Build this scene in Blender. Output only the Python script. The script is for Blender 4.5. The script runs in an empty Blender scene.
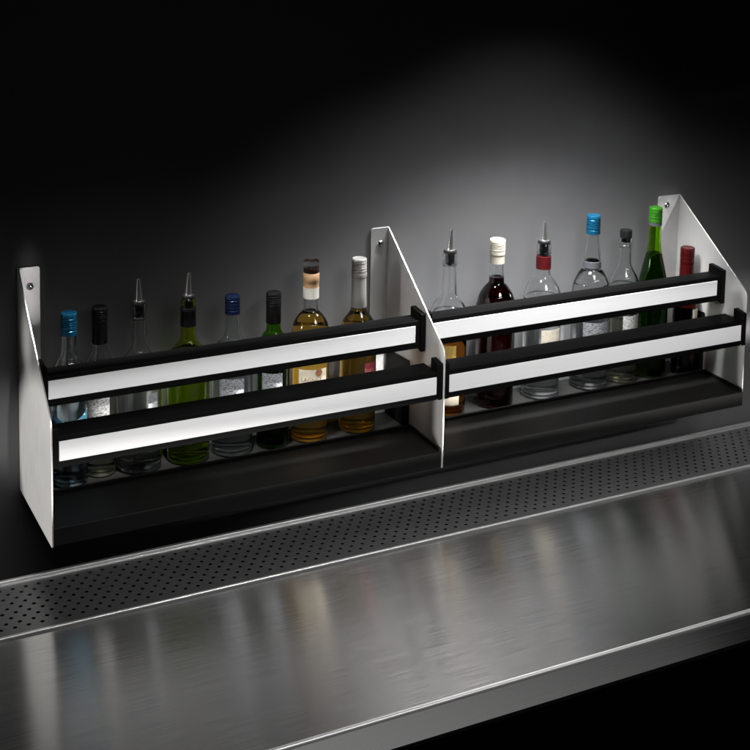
import bpy, bmesh, math, random
from mathutils import Vector, Matrix
random.seed(7)
scene = bpy.context.scene
COL = scene.collection
PI = math.pi
R = math.radians

# ---------------------------------------------------------------- camera
def cam_basis(a, b, c):
    f = Vector((math.sin(a)*math.cos(b), math.cos(a)*math.cos(b), -math.sin(b)))
    r = Vector((math.cos(a), -math.sin(a), 0)); u = r.cross(f)
    return r*math.cos(c)+u*math.sin(c), -r*math.sin(c)+u*math.cos(c), f
cd = bpy.data.cameras.new('camera'); cam = bpy.data.objects.new('camera', cd); COL.objects.link(cam)
r_, u_, f_ = cam_basis(.46129, .11991, .01634)
M = Matrix.Identity(4)
for i in range(3):
    M[i][0] = r_[i]; M[i][1] = u_[i]; M[i][2] = -f_[i]
M.translation = Vector((-.60614, -2.83473, 1.33608))
cam.matrix_world = M
cd.sensor_width = 36; cd.lens = 1345.5/750*36
cd.shift_x = (375-355.41)/750; cd.shift_y = -(375-42.61)/750
cd.clip_end = 50; cd.clip_start = .05
scene.camera = cam

# ---------------------------------------------------------------- world and lamps
w = bpy.data.worlds.new('World'); scene.world = w; w.use_nodes = True
w.node_tree.nodes['Background'].inputs[0].default_value = (.9, .95, 1, 1)
w.node_tree.nodes['Background'].inputs[1].default_value = .002
scene.view_settings.view_transform = 'Standard'; scene.view_settings.look = 'None'
scene.view_settings.exposure = 0; scene.view_settings.gamma = 1
def area(name, loc, target, sx, sy, power, spread, col=(1, 1, 1)):
    l = bpy.data.lights.new(name, 'AREA'); l.shape = 'RECTANGLE'; l.size = sx; l.size_y = sy
    l.energy = power; l.spread = R(spread); l.color = col
    o = bpy.data.objects.new(name, l); COL.objects.link(o); o.location = loc
    o.rotation_euler = (Vector(target)-Vector(loc)).to_track_quat('-Z', 'Y').to_euler()
    return o
def spot(name, loc, target, half_w, half_h, power, blend, radius=.03, col=(1, 1, 1)):
    """focused lamp whose beam is an ellipse half_w x half_h metres at the target"""
    l = bpy.data.lights.new(name, 'SPOT'); l.energy = power; l.spot_blend = blend; l.shadow_soft_size = radius; l.color = col
    d = (Vector(target)-Vector(loc)); l.spot_size = 2*math.atan(half_h/d.length)
    o = bpy.data.objects.new(name, l); COL.objects.link(o); o.location = loc
    o.rotation_euler = d.to_track_quat('-Z', 'Y').to_euler(); o.scale = (half_w/half_h, 1, 1)
    return o
# focused lamps from the front: the white strips, evenly, nothing above the rails
spot('strip_light', (.90, -2.6, 1.15), (.90, -.2, .222), 1.8, .103, 106, .1, .03, (1, .99, .985))
spot('left_strip_light', (.20, -2.6, 1.15), (.20, -.2, .228), .90, .102, 84, .8, .03, (1, .99, .985))
# low lamps that reach the bottles under the lower rail
spot('bottle_light', (1.9, -2.6, -.25), (.95, -.2, .112), 1.6, .045, 560, .3, .03, (1, .98, .95))
spot('second_bottle_light', (.95, -2.6, -.25), (.65, -.2, .108), 1.15, .048, 400, .3, .03, (1, .98, .95))
# steep lamp on the shelves' fronts and the drip tray
spot('tray_light', (.9, -1.3, 1.6), (.95, -.37, -.06), 1.9, .15, 60, .5, .08)
# faint pool on the wall under the shelves
spot('under_shelf_light', (1.4, -2.4, .71), (1.30, 0, -.118), 1.05, .028, 60, .9, .03)
spot('under_shelf_low_light', (1.6, -2.4, 1.20), (1.50, 0, -.178), 1.10, .028, 62, .9, .03)
# pool of light on the wall behind the right bottles
spot('backdrop_light', (1.25, -1.5, 1.6), (1.25, .0, .05), 1.22, .46, 74, 1, .3)
spot('wall_wash_light', (1.22, -.20, 1.00), (1.22, 0, -.2), 1.5, .20, 225, 1, .10)
spot('wall_wash_left_light', (.9, -.22, 1.35), (.9, 0, -.3), 1.2, .15, 82, 1, .12)
spot('wall_wash_wide_light', (1.25, -.22, 1.35), (1.25, 0, -.45), 1.7, .215, 130, 1, .14)
spot('wall_wash_right_light', (1.45, -.22, 1.25), (1.45, 0, -.25), 1.0, .15, 100, 1, .12)
# lamps at the far left and right raking along the rack
spot('side_light', (-1.6, -.36, -.03), (0, -.22, .11), .235, .215, 160, .15, .03, (1, .98, .95))
spot('side_upper_light', (-1.6, -.36, -.03), (0, -.085, .36), .045, .07, 80, .6, .03, (1, .98, .95))
# steep lamp on the necks of the left bottles, clear of the wall above the rails
spot('neck_light', (.34, -.30, 1.30), (.34, -.100, .30), .56, .048, 240, .3, .05, (1, .99, .97))
area('side_box', (-.95, -.25, .75), (.6, -.25, .38), .3, .4, .28, 16, (1, .99, .97))
area('right_rim_light', (3.3, -.25, .78), (.9, -.25, .42), .3, .4, .1, 16, (.97, .98, 1))
# gridded box above and behind the rack, grazing the bench top
area('overhead_light', (1.5, -.12, 1.6), (1.12, -.85, -.09), 1.0, .2, 1.15, 50, (1, .99, .98))
area('overhead_left_light', (.7, -.12, 1.6), (.55, -.85, -.09), .6, .2, .08, 50, (1, .99, .98))
# thin strip that draws the bright line along the bench nose
area('edge_light', (1.3, -1.75, 1.35), (1.3, -.94, -.09), 3.8, .03, 4.6, 80)
# low box in front of the bench nose
area('nose_light', (1.0, -1.9, -.9), (.65, -.94, -.12), 1.7, .5, .11, 50)
# small snooted lamps on the outer wall flanges
spot('left_flange_light', (.40, -2.2, -.10), (.025, 0, .46), .028, .095, 20, .6, .02)
spot('right_flange_light', (2.6, -2.2, .3), (1.76, 0, .42), .06, .12, 40, .7, .02)
cy = scene.cycles
try:
    cy.max_bounces = 16; cy.transmission_bounces = 14; cy.transparent_max_bounces = 12; cy.glossy_bounces = 6
    cy.caustics_reflective = False; cy.caustics_refractive = True; cy.sample_clamp_indirect = 3; cy.blur_glossy = .6
except Exception as e: print(e)

# ---------------------------------------------------------------- materials
def mat(name, base=(.5, .5, .5), metal=0, rough=.5, spec=.5, trans=0, ior=1.45, **kw):
    m = bpy.data.materials.new(name); m.use_nodes = True
    b = m.node_tree.nodes['Principled BSDF']
    b.inputs['Base Color'].default_value = (*base, 1); b.inputs['Metallic'].default_value = metal
    b.inputs['Roughness'].default_value = rough; b.inputs['Specular IOR Level'].default_value = spec
    b.inputs['Transmission Weight'].default_value = trans; b.inputs['IOR'].default_value = ior
    for k, v in kw.items(): b.inputs[k.replace('_', ' ')].default_value = v
    return m
def N(m, t, **kw):
    n = m.node_tree.nodes.new(t)
    for k, v in kw.items(): setattr(n, k, v)
    return n
def L(m, a, b): m.node_tree.links.new(a, b)
def noise_rough(m, scale, lo, hi, bump=0, detail=4, dist=.001):
    b = m.node_tree.nodes['Principled BSDF']
    tc = N(m, 'ShaderNodeTexCoord'); mp = N(m, 'ShaderNodeMapping'); mp.inputs['Scale'].default_value = scale
    no = N(m, 'ShaderNodeTexNoise'); no.inputs['Scale'].default_value = 1; no.inputs['Detail'].default_value = detail
    mr = N(m, 'ShaderNodeMapRange'); mr.inputs['From Min'].default_value = .3; mr.inputs['From Max'].default_value = .7
    mr.inputs['To Min'].default_value = lo; mr.inputs['To Max'].default_value = hi
    L(m, tc.outputs['Object'], mp.inputs['Vector']); L(m, mp.outputs[0], no.inputs['Vector'])
    L(m, no.outputs[0], mr.inputs[0]); L(m, mr.outputs[0], b.inputs['Roughness'])
    if bump:
        bp = N(m, 'ShaderNodeBump'); bp.inputs['Strength'].default_value = bump; bp.inputs['Distance'].default_value = dist
        L(m, no.outputs[0], bp.inputs['Height']); L(m, bp.outputs[0], b.inputs['Normal'])
    return no
def vary_color(m, no, c1, c2):
    b = m.node_tree.nodes['Principled BSDF']
    mx = N(m, 'ShaderNodeMix', data_type='RGBA'); mx.inputs[6].default_value = (*c1, 1); mx.inputs[7].default_value = (*c2, 1)
    mr = N(m, 'ShaderNodeMapRange'); mr.inputs['From Min'].default_value = .3; mr.inputs['From Max'].default_value = .7
    L(m, no.outputs[0], mr.inputs[0]); L(m, mr.outputs[0], mx.inputs[0]); L(m, mx.outputs[2], b.inputs['Base Color'])
def tangent(m, vec, an):
    b = m.node_tree.nodes['Principled BSDF']
    c = N(m, 'ShaderNodeCombineXYZ')
    for i in range(3): c.inputs[i].default_value = vec[i]
    L(m, c.outputs[0], b.inputs['Tangent']); b.inputs['Anisotropic'].default_value = an

M_wall = mat('matte_wall_paint', (.15, .15, .154), rough=.75, spec=.15)
vary_color(M_wall, noise_rough(M_wall, (9, 9, 9), .7, .8, .05, 8), (.143, .143, .147), (.157, .157, .161))
M_black = mat('black_powder_coat', (.003, .003, .003), rough=.5, spec=.05)
noise_rough(M_black, (900, 900, 900), .42, .6, .25, 2, .0003)
M_tray = mat('black_tray_coat', (.007, .0068, .0065), rough=.55, spec=.2)
noise_rough(M_tray, (1100, 1100, 1100), .48, .62, .3, 2, .0003)
M_strip = mat('satin_white_label_holder', (.80, .795, .80), rough=.45, spec=.3)
no = noise_rough(M_strip, (6, 200, 260), .4, .5); vary_color(M_strip, no, (.79, .785, .79), (.82, .815, .82))
M_plate = mat('satin_stainless_plate', (.64, .635, .625), metal=.6, rough=.38)
no = noise_rough(M_plate, (30, 500, 14), .33, .42, .04, 4, .0003); vary_color(M_plate, no, (.605, .60, .59), (.675, .67, .66))
tangent(M_plate, (0, 1, 0), .3)
M_edge = mat('polished_edge', (.85, .84, .83), metal=.5, rough=.3)
M_bench = mat('brushed_stainless_top', (.60, .59, .585), metal=1, rough=.25)
no = noise_rough(M_bench, (9, 1000, 1000), .20, .25, 0, 3, .0002); vary_color(M_bench, no, (.49, .485, .48), (.85, .845, .84))
tangent(M_bench, (0, 1, 0), .93)
M_front = mat('brushed_stainless_front', (.60, .59, .585), metal=1, rough=.3)
no = noise_rough(M_front, (6, 760, 760), .27, .34, 0, 2); vary_color(M_front, no, (.52, .515, .51), (.70, .695, .69))
tangent(M_front, (0, 0, 1), .6)
M_nose = mat('polished_bench_edge', (.90, .895, .89), metal=.75, rough=.34)
M_rim = mat('polished_stainless_rim', (.88, .875, .87), metal=.75, rough=.32)
M_perf = mat('perforated_stainless', (.27, .27, .275), metal=.85, rough=.4)
noise_rough(M_perf, (14, 700, 700), .32, .46, .08, 4, .0003)
M_pan = mat('dark_pan', (.01, .01, .01), rough=.7)
M_chrome = mat('chrome', (.82, .81, .8), metal=1, rough=.14)
M_spout = mat('satin_spout_steel', (.80, .79, .78), metal=.97, rough=.2)
M_rubber = mat('black_rubber', (.004, .004, .004), rough=.45, spec=.2)
def glass(name, col=(1, 1, 1), rough=0.0, ior=1.47): return mat(name, col, rough=rough, trans=1, ior=ior)
G_clear = glass('clear_glass', (.97, .985, .98))
G_green = glass('green_glass', (.42, .70, .10))
G_lime = glass('yellow_green_glass', (.86, .95, .22))
G_dark = glass('dark_green_glass', (.34, .66, .12))
def liquid(name, col): return mat(name, col, rough=0, trans=1, ior=1.34)
Q_water = liquid('clear_spirit', (.97, .98, .99)); Q_blue = liquid('pale_blue_spirit', (.75, .90, .98))
Q_gold = liquid('golden_spirit', (.99, .60, .09)); Q_whisky = liquid('whisky', (.98, .58, .09))
Q_amber = liquid('amber_spirit', (.26, .085, .012)); Q_wine = liquid('red_wine', (.025, .0005, .001))
Q_lime = liquid('green_liqueur', (.72, .88, .12)); Q_pale = liquid('pale_straw_spirit', (.93, .92, .74))
Q_dark = liquid('dark_red_brown_liquid', (.16, .015, .006)); Q_green = liquid('dark_green_liquid', (.04, .10, .012))
C = {}
def cap_mat(k, col, metal=0, rough=.35, bump=.1):
    m = mat(k, col, metal=metal, rough=rough, spec=.22); noise_rough(m, (250, 250, 60), rough-.07, rough+.1, bump, 3, .0004); C[k] = m
cap_mat('blue_foil', (.006, .062, .125), .55, .3); cap_mat('black_foil', (.004, .004, .0045), 0, .35)
cap_mat('navy_foil', (.006, .011, .036), .4, .3); cap_mat('silver_foil', (.30, .295, .28), .6, .42, .25)
cap_mat('cream_cap', (.40, .37, .31), 0, .4); cap_mat('maroon_foil', (.055, .005, .006), .2, .35)
cap_mat('green_foil', (.035, .17, .014), .5, .3); cap_mat('red_foil', (.042, .003, .0035), .35, .3)
cap_mat('cork', (.36, .22, .12), 0, .7, .4); cap_mat('paper_seal', (.40, .385, .35), 0, .75)
cap_mat('dark_stopper', (.035, .012, .008), 0, .25); cap_mat('grey_band', (.06, .063, .07), .3, .45)
def label_mat(name, base, ink, sx, sy, thr, rough=.6, metal=0):
    """paper label with small broken lines of print, in the label's own UV"""
    m = mat(name, base, rough=rough, metal=metal)
    b = m.node_tree.nodes['Principled BSDF']
    tc = N(m, 'ShaderNodeTexCoord'); mp = N(m, 'ShaderNodeMapping'); mp.inputs['Scale'].default_value = (sx, sy, 1)
    no = N(m, 'ShaderNodeTexNoise'); no.inputs['Scale'].default_value = 1; no.inputs['Detail'].default_value = 5; no.inputs['Roughness'].default_value = .7
    cr = N(m, 'ShaderNodeMapRange'); cr.inputs['From Min'].default_value = thr; cr.inputs['From Max'].default_value = thr+.05
    mx = N(m, 'ShaderNodeMix', data_type='RGBA'); mx.inputs[6].default_value = (*base, 1); mx.inputs[7].default_value = (*ink, 1)
    L(m, tc.outputs['UV'], mp.inputs['Vector']); L(m, mp.outputs[0], no.inputs['Vector']); L(m, no.outputs[0], cr.inputs[0])
    L(m, cr.outputs[0], mx.inputs[0]); L(m, mx.outputs[2], b.inputs['Base Color'])
    return m
L_white = label_mat('white_label', (.26, .26, .255), (.07, .07, .07), 9, 30, .50)
L_cream = label_mat('cream_label', (.46, .42, .34), (.16, .12, .08), 9, 30, .56)
L_plain = label_mat('cream_label_plain', (.36, .32, .25), (.33, .29, .22), 4, 9, .5)
L_maroon = label_mat('maroon_label', (.10, .008, .014), (.45, .30, .10), 7, 9, .60)
L_etch = label_mat('etched_label', (.34, .35, .37), (.10, .10, .11), 12, 26, .50, .35, .6)
L_teal = label_mat('teal_label', (.01, .07, .11), (.35, .5, .55), 6, 14, .58)
L_gold = label_mat('gold_label', (.45, .30, .08), (.1, .06, .02), 12, 20, .55, .4, .5)
L_lime = label_mat('lime_label', (.10, .42, .05), (.7, .75, .65), 6, 9, .5)
M_ink = mat('brown_ink', (.13, .08, .05), rough=.6)
M_ink2 = mat('russet_ink', (.14, .06, .025), rough=.6)

# ---------------------------------------------------------------- helpers
def obj(name, bm, m, parent=None, bevel=0, smooth=False, seg=2):
    bmesh.ops.recalc_face_normals(bm, faces=bm.faces)
    me = bpy.data.meshes.new(name); bm.to_mesh(me); bm.free()
    o = bpy.data.objects.new(name, me); COL.objects.link(o); me.materials.append(m)
    if smooth:
        for p in me.polygons: p.use_smooth = True
    if bevel:
        b = o.modifiers.new('bevel', 'BEVEL'); b.width = bevel; b.segments = seg; b.limit_method = 'ANGLE'; b.angle_limit = R(35)
        for p in me.polygons: p.use_smooth = True
        b.harden_normals = True
    if parent: o.parent = parent
    return o
def box(bm, x0, x1, y0, y1, z0, z1):
    v = [bm.verts.new((x, y, z)) for x in (x0, x1) for y in (y0, y1) for z in (z0, z1)]
    for f in ((0, 1, 3, 2), (4, 6, 7, 5), (0, 4, 5, 1), (2, 3, 7, 6), (0, 2, 6, 4), (1, 5, 7, 3)): bm.faces.new([v[i] for i in f])
def prism_x(bm, pts, x0, x1):
    """polygon in (y,z) extruded along x"""
    a = [bm.verts.new((x0, y, z)) for y, z in pts]; b = [bm.verts.new((x1, y, z)) for y, z in pts]
    bm.faces.new(a); bm.faces.new(b[::-1]); n = len(pts)
    for i in range(n): bm.faces.new((a[i], b[i], b[(i+1) % n], a[(i+1) % n]))
def prism_y(bm, pts, y0, y1):
    a = [bm.verts.new((x, y0, z)) for x, z in pts]; b = [bm.verts.new((x, y1, z)) for x, z in pts]
    bm.faces.new(a); bm.faces.new(b[::-1]); n = len(pts)
    for i in range(n): bm.faces.new((a[i], b[i], b[(i+1) % n], a[(i+1) % n]))
def round_poly(pts, rad, n=4):
    """round the listed corners: pts = [(a,b,r?)]"""
    out = []; k = len(pts)
    for i, p in enumerate(pts):
        r = rad.get(i, 0)
        if not r: out.append(tuple(p[:2])); continue
        P = Vector(p[:2]); A = (Vector(pts[i-1][:2])-P).normalized(); B = (Vector(pts[(i+1) % k][:2])-P).normalized()
        for j in range(n+1):
            t = j/n
            q = (P+A*r)*(1-t)**2+P*2*t*(1-t)+(P+B*r)*t*t
            out.append((q.x, q.y))
    return out
def lathe(bm, prof, seg=48, closed=False, cx=0, cy=0):
    rings = []
    for r, z in prof:
        if r < 1e-6: rings.append([bm.verts.new((cx, cy, z))])
        else: rings.append([bm.verts.new((cx+r*math.cos(2*PI*i/seg), cy+r*math.sin(2*PI*i/seg), z)) for i in range(seg)])
    pr = list(zip(rings, rings[1:]))
    if closed: pr.append((rings[-1], rings[0]))
    for a, b in pr:
        for i in range(seg):
            j = (i+1) % seg
            if len(a) == 1 and len(b) == 1: break
            if len(a) == 1: bm.faces.new((a[0], b[i], b[j]))
            elif len(b) == 1: bm.faces.new((a[i], b[0], a[j]))
            else: bm.faces.new((a[i], b[i], b[j], a[j]))
def empty(name, loc=(0, 0, 0)):
    o = bpy.data.objects.new(name, None); COL.objects.link(o); o.location = loc; o.empty_display_size = .05; return o
def tag(o, label=None, cat=None, group=None, kind=None):
    if label: o['label'] = label
    if cat: o['category'] = cat
    if group: o['group'] = group
    if kind: o['kind'] = kind
    return o

# ---------------------------------------------------------------- wall
bm = bmesh.new(); box(bm, -3, 6, .0, .1, -1.6, 3.2)
tag(obj('wall', bm, M_wall), kind='structure')

# ---------------------------------------------------------------- bench
HB = -.088
bench = empty('bar_bench', (.9, -.68, HB-.06))
tag(bench, 'brushed stainless steel bar bench with bright front edge, running below the bottle rack', 'bench')
def local(o, par):
    o.parent = par; o.matrix_parent_inverse = Matrix.Translation(-par.location); return o
# folded sheet: flat top skin, polished rounded nose, downturned front face with a returned lip
def bench_part(name, pts, m):
    bm = bmesh.new(); prism_x(bm, pts, -2.4, 4.6); o = local(obj(name, bm, m), bench)
    for p in o.data.polygons: p.use_smooth = True
    mod = o.modifiers.new('es', 'EDGE_SPLIT'); mod.split_angle = R(40)
NR_ = .0075
bench_part('worktop', [(-.4382, HB), (-.940+NR_, HB), (-.940+NR_, HB-.003), (-.4382, HB-.003)], M_bench)
arc = [(-.940+NR_-NR_*math.sin(t), HB-NR_+NR_*math.cos(t)) for t in [i*PI/2/10 for i in range(11)]]
bench_part('front_edge', arc+[(-.938, HB-NR_), (-.940+NR_, HB-.003)], M_nose)
bench_part('front_panel', [(-.940, HB-NR_), (-.940, -.1495), (-.925, -.1495), (-.925, -.1475), (-.938, -.1475), (-.938, HB-NR_)], M_front)
bm = bmesh.new(); box(bm, -2.4, 4.6, -.90, -.232, -.19, -.150)
local(obj('support_frame', bm, M_pan, None, .002), bench)

# ---------------------------------------------------------------- drip tray
tray = empty('drip_tray', (.9, -.33, HB-.02))
tag(tray, 'long dark perforated stainless drip tray with bright rims, set in the back of the bench', 'drip tray')
ZP = HB+.0008
bm = bmesh.new()
# rims: front, polished rounded bead with a fine shadow groove, back, double-stepped bead
def bead(y0, y1, z0, z1, r):
    prism_x(bm, round_poly([(y0, z0), (y0, z1), (y1, z1), (y1, z0)], {1: r, 2: r}), -2.4, 4.6)
bead(-.4315, -.4235, ZP-.012, ZP+.0045, .003)
bead(-.2285, -.2185, ZP-.012, ZP+.0055, .003)
bead(-.2345, -.2295, ZP-.012, ZP+.0015, .001)
o = obj('rim', bm, M_rim); local(o, tray)
for p in o.data.polygons: p.use_smooth = True
mod = o.modifiers.new('es', 'EDGE_SPLIT'); mod.split_angle = R(50)
# perforated plate with true holes
PX, PY, RH, NR = .0263, .0178, .0042, 9
bm = bmesh.new(); SEG = 12
x_start, ncol = -.86, 150
y_back = -.2515
for r in range(NR):
    yc = y_back-PY*(r+.0)
    for c in range(ncol):
        xc = x_start+PX*c+(PX/2 if r % 2 else 0)
        hx, hy = PX/2, PY/2
        rim = []; sq = []; low = []; mid = []
        for k in range(SEG):
            a = 2*PI*(k+.5)/SEG; ca, sa = math.cos(a), math.sin(a)
            t = min(hx/abs(ca), hy/abs(sa))
            sq.append(bm.verts.new((xc+ca*t, yc+sa*t, 0)))
            rim.append(bm.verts.new((xc+ca*(RH+.0005), yc+sa*(RH+.0005), 0)))
            mid.append(bm.verts.new((xc+ca*RH, yc+sa*RH, -.0002)))
            low.append(bm.verts.new((xc+ca*RH, yc+sa*RH, -.0008)))
        # square corners
        cs = {}
        for sx, sy in ((1, 1), (-1, 1), (-1, -1), (1, -1)): cs[(sx, sy)] = bm.verts.new((xc+sx*hx, yc+sy*hy, 0))
        for k in range(SEG):
            j = (k+1) % SEG
            a = sq[k].co; b = sq[j].co
            onx = lambda p: abs(abs(p.x-xc)-hx) < 1e-7
            if onx(a) != onx(b):
                cv = cs[(1 if (a.x+b.x)/2 > xc else -1, 1 if (a.y+b.y)/2 > yc else -1)]
                bm.faces.new((rim[k], sq[k], cv, sq[j], rim[j]))
            else: bm.faces.new((rim[k], sq[k], sq[j], rim[j]))
            bm.faces.new((mid[k], rim[k], rim[j], mid[j])); bm.faces.new((low[k], mid[k], mid[j], low[j]))
xa, xb = x_start-PX/2, x_start+PX*ncol-PX/2
me_y0 = y_back+PY/2; me_y1 = y_back-PY*(NR-.5)
def sheet(x0, x1, y0, y1):
    bm.faces.new([bm.verts.new(p) for p in ((x0, y0, 0), (x1, y0, 0), (x1, y1, 0), (x0, y1, 0))])
sheet(xa, xb+PX/2, me_y0, -.2296); sheet(xa, xb+PX/2, -.4234, me_y1)
for v in bm.verts: v.co.z += ZP-.001
me = bpy.data.meshes.new('perforated_plate'); bmesh.ops.recalc_face_normals(bm, faces=bm.faces); bm.to_mesh(me); bm.free()
me.materials.append(M_perf); o = bpy.data.objects.new('perforated_plate', me); COL.objects.link(o); local(o, tray)
bm = bmesh.new(); box(bm, -2.4, 4.6, -.4222, -.2356, HB-.04, HB-.035)
local(obj('catch_pan', bm, M_pan), tray)

# ---------------------------------------------------------------- rack
W, D, T = .9, .289, .499
TH = .0035
rack = empty('bottle_rack', (.9, 0, 0))
tag(rack, 'two-bay wall rack with steel side panels, black shelves and black rails carrying white strips', 'bottle rack')
def loc(o, par=None): return local(o, rack)
def sub(o, par): o.parent = par; return o
for i, (K, fl, s, d, zs, xs) in enumerate(((.261, .0485, 1, .289, .456, .0265), (.278, .0483, -1, .289, .459, .878), (.300, .0737, -1, .281, .472, 1.756))):
    x = W*i; x0 = x if i == 0 else x-TH*.5; x1 = x0+TH
    bm = bmesh.new()
    pts = round_poly([(-.0012, 0), (-d, 0), (-d, K), (-.006, T-.002), (-.0012, T)], {1: .003, 2: .018}, 6)
    prism_x(bm, pts, x0, x1)
    # wall flange folded from the same sheet
    xf0, xf1 = (x1-.0002, x+fl) if s > 0 else (x-fl, x0+.0002)
    fp = [(xf0, .0), (xf1, .0), (xf1, T), (xf0, T)]
    fp = round_poly(fp, {2: .008} if s > 0 else {3: .008})
    prism_y(bm, fp, -.0045, -.0012)
    p = loc(obj('side_panel', bm, M_plate, None, .0008))
    bm = bmesh.new()
    lathe(bm, [(0, 0), (.0088, 0), (.0088, .0012), (.0078, .003), (.0055, .0043), (.0030, .0047), (.0028, .0030), (0, .0030)], 28)
    for v in bm.verts: v.co = Vector((v.co.x, -v.co.z, v.co.y))
    sc = obj('screw', bm, M_chrome, None, 0, True)
    mod = sc.modifiers.new('es', 'EDGE_SPLIT'); mod.split_angle = R(50)
    sc.parent = p; sc.location = (xs, -.0046, zs)
for i in range(2):
    xa = W*i+(TH if i == 0 else TH*.5)+.0008; xb = W*(i+1)-TH*.5-.0008
    # shelf: folded tray, front tray + step lip + bottle bay
    bm = bmesh.new()
    out = [(-.286, .0015), (-.286, .0385), (-.1375, .0385), (-.1375, .0465), (-.1300, .0465), (-.1300, .030), (-.006, .030), (-.006, .0015)]
    out = round_poly(out, {1: .0035, 3: .002, 4: .002}, 4)
    prism_x(bm, out, xa, xb)
    sh = loc(obj('shelf', bm, M_tray, None, .0006))
    # low side lips that roll down at the front
    for sx in (0, 1):
        bm = bmesh.new(); q0, q1 = (xa, xa+.004) if sx == 0 else (xb-.004, xb)
        prism_x(bm, round_poly([(-.2855, .0386), (-.2855, .047), (-.1378, .049), (-.1378, .0386)], {1: .006}), q0, q1)
        sub(obj('side_lip', bm, M_tray, None, .001), sh).matrix_parent_inverse = Matrix.Identity(4)
        bm = bmesh.new(); q0, q1 = (xa, xa+.002) if sx == 0 else (xb-.002, xb)
        prism_x(bm, round_poly([(-.1298, .0302), (-.1298, .203), (-.012, .195), (-.012, .0302)], {1: .006}), q0, q1)
        sub(obj('bay_cheek', bm, M_black, None, .0006), sh)
    # two rails
    for (yf, yr, z0, z1, s0, s1, cz0, cz1, cyr) in ((-.197, -.150, .2575, .3235, .2734, .3130, .249, .345, -.148), (-.2815, -.218, .1625, .2290, .1765, .2177, .163, .2535, -.250)):
        bm = bmesh.new()
        out = [(yf, z0), (yf, z1), (yr, z1), (yr, z1-.006), (yf+.011, z1-.006), (yf+.011, z0+.004), (yf+.016, z0+.004), (yf+.016, z0)]
        prism_x(bm, round_poly(out, {1: .002}, 2), xa+.0125, xb-.0125)
        rl = loc(obj('rail', bm, M_black, None, .0006))
        wd = .0155
        bm = bmesh.new(); box(bm, xa+wd-.002, xb-wd+(.002 if 0 else -.010 if yf > -.25 else .0008), yf-.0022, yf-.0002, s0, s1)
        sub(obj('label_strip', bm, M_strip, None, .0007), rl)
        for sx in (0, 1):
            bm = bmesh.new(); q0, q1 = (xa, xa+.0120) if sx == 0 else (xb-.0120, xb)
            prism_x(bm, round_poly([(yf-.004, cz0), (yf-.004, cz1-.006), (cyr, cz1), (cyr, cz1-.045), (cyr, cz0+.016)], {1: .003, 2: .003}, 3), q0, q1)
            sub(obj('end_cap', bm, M_black, None, .0010), rl)

# ---------------------------------------------------------------- bottles
def smooth_prof(pts, n=5):
    """Catmull-Rom through (r,z) points, sharp where the point carries a third value"""
    out = []; k = len(pts)
    P = [Vector(p[:2]) for p in pts]; S = [len(p) > 2 for p in pts]
    for i in range(k-1):
        a, b = P[i], P[i+1]
        pa = P[i-1] if i > 0 and not S[i] else a; pb = P[i+2] if i+2 < k and not S[i+1] else b
        for j in range(n):
            t = j/n
            q = .5*((2*a)+(-pa+b)*t+(2*pa-5*a+4*b-pb)*t*t+(-pa+3*a-3*b+pb)*t**3)
            out.append((max(q.x, 0), q.y))
    out.append(tuple(P[-1])); return out
def glass_body(name, prof, gm, par, th=.0042):
    """hollow bottle: prof = outer (r,z) from the heel up to the mouth"""
    o = [(0, .0045), (prof[0][0]*.75, .0030), (prof[0][0]-.003, 0), ]+prof
    inner = []
    for i, (r, z) in enumerate(prof):
        if z < .012: continue
        inner.append((max(r-th, .0055), z))
    i0 = inner[0]
    inner = [(0, .011), (i0[0]*.7, .0092), (i0[0]*.93, .0100)]+inner
    bm = bmesh.new(); lathe(bm, o+inner[::-1], 56)
    return obj(name, bm, gm, par, 0, True), inner
def liquid_body(inner, level, m, par, grow=.00025):
    pr = []
    for r, z in inner:
        if z > level: break
        pr.append((r+grow if r > 0 else 0, z-(min(grow, .001) if z < .0125 else 0)))
    # radius at the level
    rr = pr[-1][0]
    for (r0, z0), (r1, z1) in zip(inner, inner[1:]):
        if z0 <= level <= z1 and z1 > z0: rr = r0+(r1-r0)*(level-z0)/(z1-z0)+grow
    pr += [(rr, level), (rr-.0012, level-.0006), (0, level-.0008)]
    bm = bmesh.new(); lathe(bm, pr, 56)
    return obj('liquid', bm, m, par, 0, True)
def solid(name, prof, m, par, seg=40, split=32):
    bm = bmesh.new(); lathe(bm, prof, seg); o = obj(name, bm, m, par, 0, True)
    mod = o.modifiers.new('es', 'EDGE_SPLIT'); mod.split_angle = R(split); return o
def wrap_label(name, Rr, z0, z1, ang, half, m, par, thick=.0003, top_arc=0):
    """paper patch on the cylinder, centre direction ang degrees from -Y towards +X"""
    bm = bmesh.new(); uv = bm.loops.layers.uv.new('UVMap'); n = 20; ro = Rr+thick
    g = []
    for i in range(n+1):
        a = R(ang-half+2*half*i/n-90); t = i/n
        zt = z1+top_arc*math.sin(PI*t)
        g.append([bm.verts.new((q*math.cos(a), q*math.sin(a), z)) for q, z in ((ro, z0), (ro, zt), (Rr+.00004, zt), (Rr+.00004, z0))])
    for i in range(n):
        for k in range(4):
            f = bm.faces.new((g[i][k], g[i+1][k], g[i+1][(k+1) % 4], g[i][(k+1) % 4]))
            for l in f.loops:
                j = next(jj for jj in (i, i+1) if l.vert in g[jj]); zz = (l.vert.co.z-z0)/(z1-z0)
                l[uv].uv = (j/n, zz)
    bm.faces.new(g[0]); bm.faces.new(g[-1][::-1])
    return obj(name, bm, m, par, 0, False)
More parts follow.
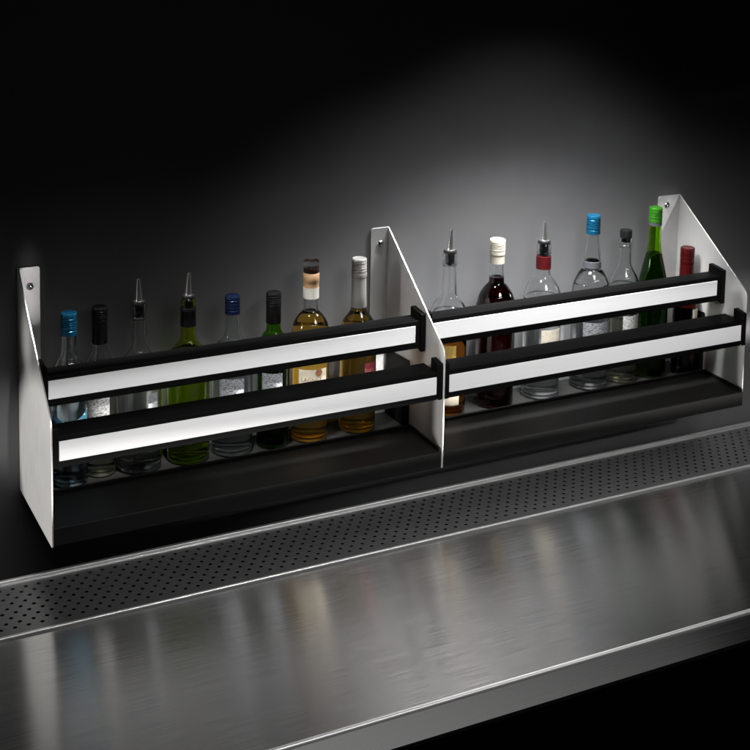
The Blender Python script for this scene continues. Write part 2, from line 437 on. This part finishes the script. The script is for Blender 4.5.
def wrap_text(txt, size, Rr, z, ang, m, par, name='lettering'):
    cu = bpy.data.curves.new('t', 'FONT'); cu.body = txt; cu.size = size; cu.align_x = 'CENTER'; cu.resolution_u = 3
    t = bpy.data.objects.new('t', cu); COL.objects.link(t)
    dg = bpy.context.evaluated_depsgraph_get(); me = bpy.data.meshes.new_from_object(t.evaluated_get(dg))
    bpy.data.objects.remove(t)
    for v in me.vertices:
        a = R(ang-90)+v.co.x/Rr; zz = z+v.co.y
        v.co = Vector(((Rr+.0007)*math.cos(a), (Rr+.0007)*math.sin(a), zz))
    me.materials.clear(); me.materials.append(m)
    o = bpy.data.objects.new(name, me); COL.objects.link(o); o.parent = par; return o

ZF = .0303
def heel(Rb): return [(Rb-.0015, .0018), (Rb, .006), (Rb, .012, 1)]
def screw_cap(par, r, z0, z1, m, knurl=True, ring=True):
    """z0..z1 local; threaded shell with grooves and a top chamfer"""
    h = z1-z0; p = [(r*.85, z0), (r, z0+.0006)]
    if ring:
        p += [(r, z0+h*.22), (r-.0012, z0+h*.24), (r-.0012, z0+h*.28), (r+.0002, z0+h*.30)]
    for k in range(3):
        q = z0+h*(.40+.10*k); p += [(r, q), (r-.0013, q+.0008), (r-.0013, q+.0014), (r, q+.0022)]
    p += [(r, z0+h*.76), (r-.001, z0+h*.78), (r, z0+h*.81), (r, z1-.002), (r-.0008, z1-.0006), (r-.0022, z1), (r-.0035, z1-.0007), (0, z1-.0007)]
    return solid('cap', p, m, par)
def pourer(par, zl, tip, rn, cork=False, body=M_rubber, lean=0):
    """pour spout: flanged stopper in the neck and tapered metal tube"""
    e = solid('pourer', [(.006, zl-.030), (.0105, zl-.030), (.0108, zl-.020), (.0118, zl-.0195), (.0108, zl-.016), (.0112, zl-.012), (.0118, zl-.0115), (.0112, zl-.008), (.0115, zl+.0005),
                        (rn+.0005, zl+.0008), (rn+.0012, zl+.003), (rn+.0002, zl+.0055), (.0085, zl+.0065), (0, zl+.0065)], body, par)
    h = tip-zl
    s = solid('spout', [(.0125, zl+.0062), (.0128, zl+.0072), (.0085, zl+.0082), (.0078, zl+.011), (.0069, zl+h*.45), (.0050, zl+h*.8), (.0039, zl+h*.97), (.0036, zl+h), (.0018, zl+h), (.0018, zl+h*.9), (0, zl+h*.9)], M_spout, e, 28, 60)
    if lean:
        for v in s.data.vertices:
            t = max(0, (v.co.z-zl-.012)/h); v.co.x += lean*t
    return e

def bottle(label, x, y, prof, gm, liq=None, group='bottles standing in the rack'):
    e = empty('bottle', (x, y, ZF)); tag(e, label, 'bottle', group)
    pr = smooth_prof([(p[0], p[1]-ZF, *p[2:]) if i >= 3 else p for i, p in enumerate(prof)], 6)
    g, inner = glass_body('glass', pr, gm, e)
    if liq: liquid_body(inner, liq[1]-ZF, liq[0], e, .0022 if liq[0] in (Q_wine, Q_amber, Q_green, Q_dark) else .0012)
    return e
z = lambda v: v-ZF
def lip(r, zt, h=.026, extra=.0022):
    """bottle mouth with beads, absolute z"""
    return [(r, zt-h-.002, 1), (r+extra, zt-h, 1), (r+extra+.0002, zt-h+.004), (r+.0008, zt-h+.0065), (r+.0008, zt-h+.009), (r+extra, zt-h+.0115), (r+extra, zt-.006), (r+.0012, zt-.003), (r+.0006, zt, 1)]

# 1 blue cap, clear
Rb = .0385
b = bottle('clear bottle with a bright blue screw cap, nearest the left end of the rack', .0935, -.070, heel(Rb)+[(Rb, .265), (Rb-.0015, .278), (.026, .302), (.0185, .318), (.0172, .335), (.0160, .362, 1), (.0155, .398, 1)], G_clear, (Q_blue, .235))
screw_cap(b, .0176, z(.3600), z(.4095), C['blue_foil']); wrap_label('label', Rb, z(.10), z(.200), -14, 72, L_teal, b, top_arc=-.020)
# 2 black foil, pale
Rb = .033
b = bottle('slim pale bottle with long black capsule, between the blue-capped bottle and a spouted one', .167, -.050, heel(Rb)+[(Rb, .258), (Rb-.0015, .27), (.023, .296), (.0172, .312), (.0165, .33), (.015, .37, 1), (.0145, .39, 1)], G_clear, (Q_pale, .26))
screw_cap(b, .0170, z(.372), z(.4066), C['black_foil']); solid('foil', [(.0168, z(.3255)), (.0172, z(.3265)), (.0168, z(.372)), (.012, z(.3722))], C['black_foil'], b)
wrap_label('label', Rb, z(.12), z(.214), -27, 48, L_white, b)
# 3 clear pourer wide
Rb = .0495
b = bottle('wide clear bottle with steel pour spout, third from the left end of the rack', .253, -.056, heel(Rb)+[(Rb, .225), (Rb-.001, .242), (.040, .272), (.024, .297), (.0180, .314), (.0168, .34)]+lip(.0150, .4035, .032), G_clear, (Q_water, .125))
pourer(b, z(.4035), z(.4600), .0145, lean=-.001)
wrap_label('label', Rb, z(.135), z(.212), 22, 15, L_etch, b)
# 4 lime green pourer
Rb = .048
b = bottle('yellow-green bottle with black neck sleeve and steel pour spout', .367, -.058, heel(Rb)+[(Rb, .24), (Rb-.001, .258), (.042, .278), (.026, .298), (.0180, .313), (.0165, .34)]+lip(.0145, .4035, .028), G_lime, (Q_lime, .285))
pourer(b, z(.4035), z(.4610), .0140, lean=.002)
solid('neck_sleeve', [(.0165, z(.3395)), (.0176, z(.3400)), (.0172, z(.374)), (.0185, z(.3765)), (.0180, z(.382)), (.0160, z(.3825))], C['black_foil'], b)
# 5 navy cap
Rb = .0465
b = bottle('clear bottle with a navy blue screw cap and silvery floral print', .472, -.060, heel(Rb)+[(Rb, .235), (Rb-.001, .25), (.037, .28), (.024, .296), (.0180, .312), (.0165, .33), (.0155, .36, 1), (.0150, .385, 1)], G_clear, (Q_water, .24))
screw_cap(b, .0172, z(.3540), z(.3970), C['navy_foil']); wrap_label('label', Rb-.0001, z(.12), z(.215), -22, 36, L_etch, b)
# 6 black cap green
Rb = .038
b = bottle('slim dark green bottle with black cap and grey label', .571, -.066, heel(Rb)+[(Rb, .25), (Rb-.001, .265), (.027, .29), (.0185, .304), (.0168, .322), (.0155, .35, 1), (.0145, .38, 1)], G_dark, (Q_green, .27))
screw_cap(b, .0176, z(.358), z(.3940), C['black_foil']); solid('foil', [(.0170, z(.3215)), (.0176, z(.3225)), (.0170, z(.358)), (.012, z(.3582))], C['black_foil'], b)
wrap_label('label', Rb, z(.12), z(.212), -26, 38, L_etch, b)
# 7 whisky
Rb = .0445
b = bottle('golden whisky bottle with cork-banded clear stopper, white neck seal and cream label', .666, -.064, heel(Rb)+[(Rb, .262), (Rb-.0005, .285), (.040, .308), (.030, .325), (.0195, .337), (.0178, .345), (.0172, .38), (.0168, .394, 1)], G_clear, (Q_whisky, .338))
solid('stopper', [(0, z(.4290)), (.0165, z(.4290)), (.0182, z(.4295)), (.0182, z(.4560)), (.0172, z(.4572)), (.0150, z(.4560)), (0, z(.4560))], glass('clear_stopper', (.98, .98, .98)), b)
solid('stopper_core', [(0, z(.4300)), (.0170, z(.4300)), (.0170, z(.4400)), (.0165, z(.4410)), (0, z(.4410))], C['dark_stopper'], b)
solid('cork_collar', [(.0150, z(.3950)), (.0186, z(.3955)), (.0186, z(.4075)), (.0192, z(.4085)), (.0192, z(.4270)), (.0186, z(.4280)), (.0140, z(.4282))], C['cork'], b)
solid('neck_seal', [(.0178, z(.3680)), (.0186, z(.3685)), (.0186, z(.3945)), (.0178, z(.3949))], C['paper_seal'], b)
lb = wrap_label('label', Rb, z(.11), z(.208), -14, 46, L_plain, b)
wrap_text('LAGNET', .0135, Rb, z(.1800), -19, M_ink, lb)
# round brown seal emblem printed on the label
def wrap_disc(Rr, zc, ang, rad, m, par):
    bm = bmesh.new(); c0 = R(ang-90)
    def P(u, v): a = c0+u/Rr; return bm.verts.new(((Rr+.0007)*math.cos(a), (Rr+.0007)*math.sin(a), zc+v))
    ctr = P(0, 0); ring = [P(rad*math.cos(2*PI*i/24)*(1+.08*(i % 2)), rad*math.sin(2*PI*i/24)*(1+.08*(i % 2))) for i in range(24)]
    for i in range(24): bm.faces.new((ctr, ring[i], ring[(i+1) % 24]))
    return obj('emblem', bm, m, par)
wrap_disc(Rb, z(.2010), 3, .0085, M_ink2, lb)
# 8 gold silver foil
Rb = .044
b = bottle('golden bottle with silver screw cap and long silver foil, left of the middle side panel', .792, -.062, heel(Rb)+[(Rb, .25), (Rb-.0005, .272), (.037, .295), (.026, .311), (.0195, .322), (.0180, .332), (.0155, .40, 1), (.0150, .43, 1)], G_clear, (Q_gold, .331))
screw_cap(b, .0178, z(.4125), z(.4480), C['silver_foil']); solid('foil', [(.0188, z(.3300)), (.0192, z(.3310)), (.0180, z(.365)), (.0172, z(.404)), (.0185, z(.4045)), (.0185, z(.4120)), (.0172, z(.4124))], C['silver_foil'], b)
wrap_label('label', Rb, z(.10), z(.203), 21, 25, L_maroon, b)
# 9 amber pourer
Rb = .0460
b = bottle('spouted bottle with amber spirit and cream label, right of the middle side panel', 1.041, -.062, heel(Rb)+[(Rb, .262), (Rb-.0005, .28), (.039, .302), (.027, .318), (.0205, .328), (.0190, .345), (.0172, .395)]+lip(.0160, .4340, .030), G_clear, (Q_amber, .232))
pourer(b, z(.4340), z(.4930), .0155, lean=.004); wrap_label('label', Rb, z(.060), z(.150), -36, 46, L_plain, b)
wrap_label('label', Rb, z(.165), z(.212), -38, 34, L_gold, b)
# 10 red wine
Rb = .0495
b = bottle('dark red wine bottle with cream cap over a cork', 1.178, -.062, heel(Rb)+[(Rb, .262), (Rb-.0005, .285), (.042, .312), (.030, .331), (.0205, .342), (.0190, .352), (.0180, .392), (.0175, .405, 1)], G_clear, (Q_wine, .358))
screw_cap(b, .0195, z(.4150), z(.4535), C['cream_cap']); solid('cork_collar', [(.0165, z(.3925)), (.0186, z(.3930)), (.0186, z(.4150)), (.015, z(.4152))], C['cream_cap'], b)
wrap_label('label', Rb, z(.150), z(.172), -5, 20, L_gold, b)
# 11 maroon collar pourer
Rb = .0485
b = bottle('clear round-shouldered bottle with maroon neck band and steel pour spout', 1.318, -.062, heel(Rb)+[(Rb, .262), (Rb-.0005, .288), (.043, .310), (.032, .329), (.0215, .342), (.0180, .356), (.0172, .39)]+lip(.0160, .4285, .028), G_clear, (Q_water, .12))
pourer(b, z(.4285), z(.4840), .0155, lean=-.001)
solid('neck_band', [(.0180, z(.3620)), (.0192, z(.3625)), (.0192, z(.3955)), (.0172, z(.3962))], C['maroon_foil'], b)
wrap_label('label', Rb, z(.12), z(.214), 1, 35, L_cream, b)
# 12 blue cap tall
Rb = .0490
b = bottle('tall clear round-shouldered bottle with bright blue cap and frosted neck band', 1.471, -.060, heel(Rb)+[(Rb, .255), (Rb-.0005, .285), (.044, .310), (.033, .333), (.0235, .346), (.0225, .366), (.0210, .385), (.0178, .41), (.0160, .437, 1), (.0155, .47, 1)], G_clear, (Q_water, .342))
screw_cap(b, .0182, z(.4365), z(.4860), C['blue_foil'])
solid('neck_band', [(.0230, z(.3480)), (.0238, z(.3485)), (.0236, z(.3650)), (.0226, z(.3655))], C['grey_band'], b)
wrap_label('label', Rb-.0001, z(.12), z(.212), -6, 50, L_etch, b)
# 13 black stopper
Rb = .0405
b = bottle('small clear decanter-necked bottle with short black stopper, beside the green bottle', 1.576, -.062, heel(Rb)+[(Rb, .265), (Rb-.0005, .286), (.034, .310), (.024, .329), (.0180, .343), (.0165, .36)]+lip(.0160, .4165, .024), G_clear, (Q_pale, .205))
solid('cap', [(0, z(.405)), (.0120, z(.405)), (.0120, z(.4168)), (.0158, z(.4170)), (.0160, z(.434)), (.0150, z(.4365)), (.0120, z(.4372)), (0, z(.4372))], C['black_foil'], b)
wrap_label('label', Rb, z(.14), z(.214), 6, 42, L_white, b)
# 14 green tall
Rb = .0420
b = bottle('tall slender green bottle with bright green cap, in front of the right mounting flange', 1.670, -.064, heel(Rb)+[(Rb, .235), (Rb-.001, .255), (.0385, .285), (.030, .325), (.0215, .362), (.0182, .39), (.0160, .44, 1), (.0155, .47, 1)], G_green, (Q_green, .366))
screw_cap(b, .0175, z(.4490), z(.4890), C['green_foil']); solid('neck_band', [(.0160, z(.4400)), (.0172, z(.4405)), (.0172, z(.4488)), (.016, z(.4489))], C['grey_band'], b)
wrap_label('label', Rb, z(.10), z(.122), 22, 26, L_lime, b)
# 15 red cap
Rb = .0330
b = bottle('short dark amber bottle with a long dark red capsule, beside the right side panel', 1.760, -.092, heel(Rb)+[(Rb, .225), (Rb-.0005, .24), (.029, .262), (.0205, .285), (.0175, .30), (.0165, .34, 1), (.0160, .36, 1)], G_clear, (Q_dark, .25))
screw_cap(b, .0188, z(.3350), z(.3770), C['red_foil']); solid('foil', [(.0180, z(.290)), (.0190, z(.291)), (.0184, z(.334)), (.015, z(.335))], C['red_foil'], b)
wrap_label('label', Rb, z(.13), z(.214), 20, 22, L_cream, b)
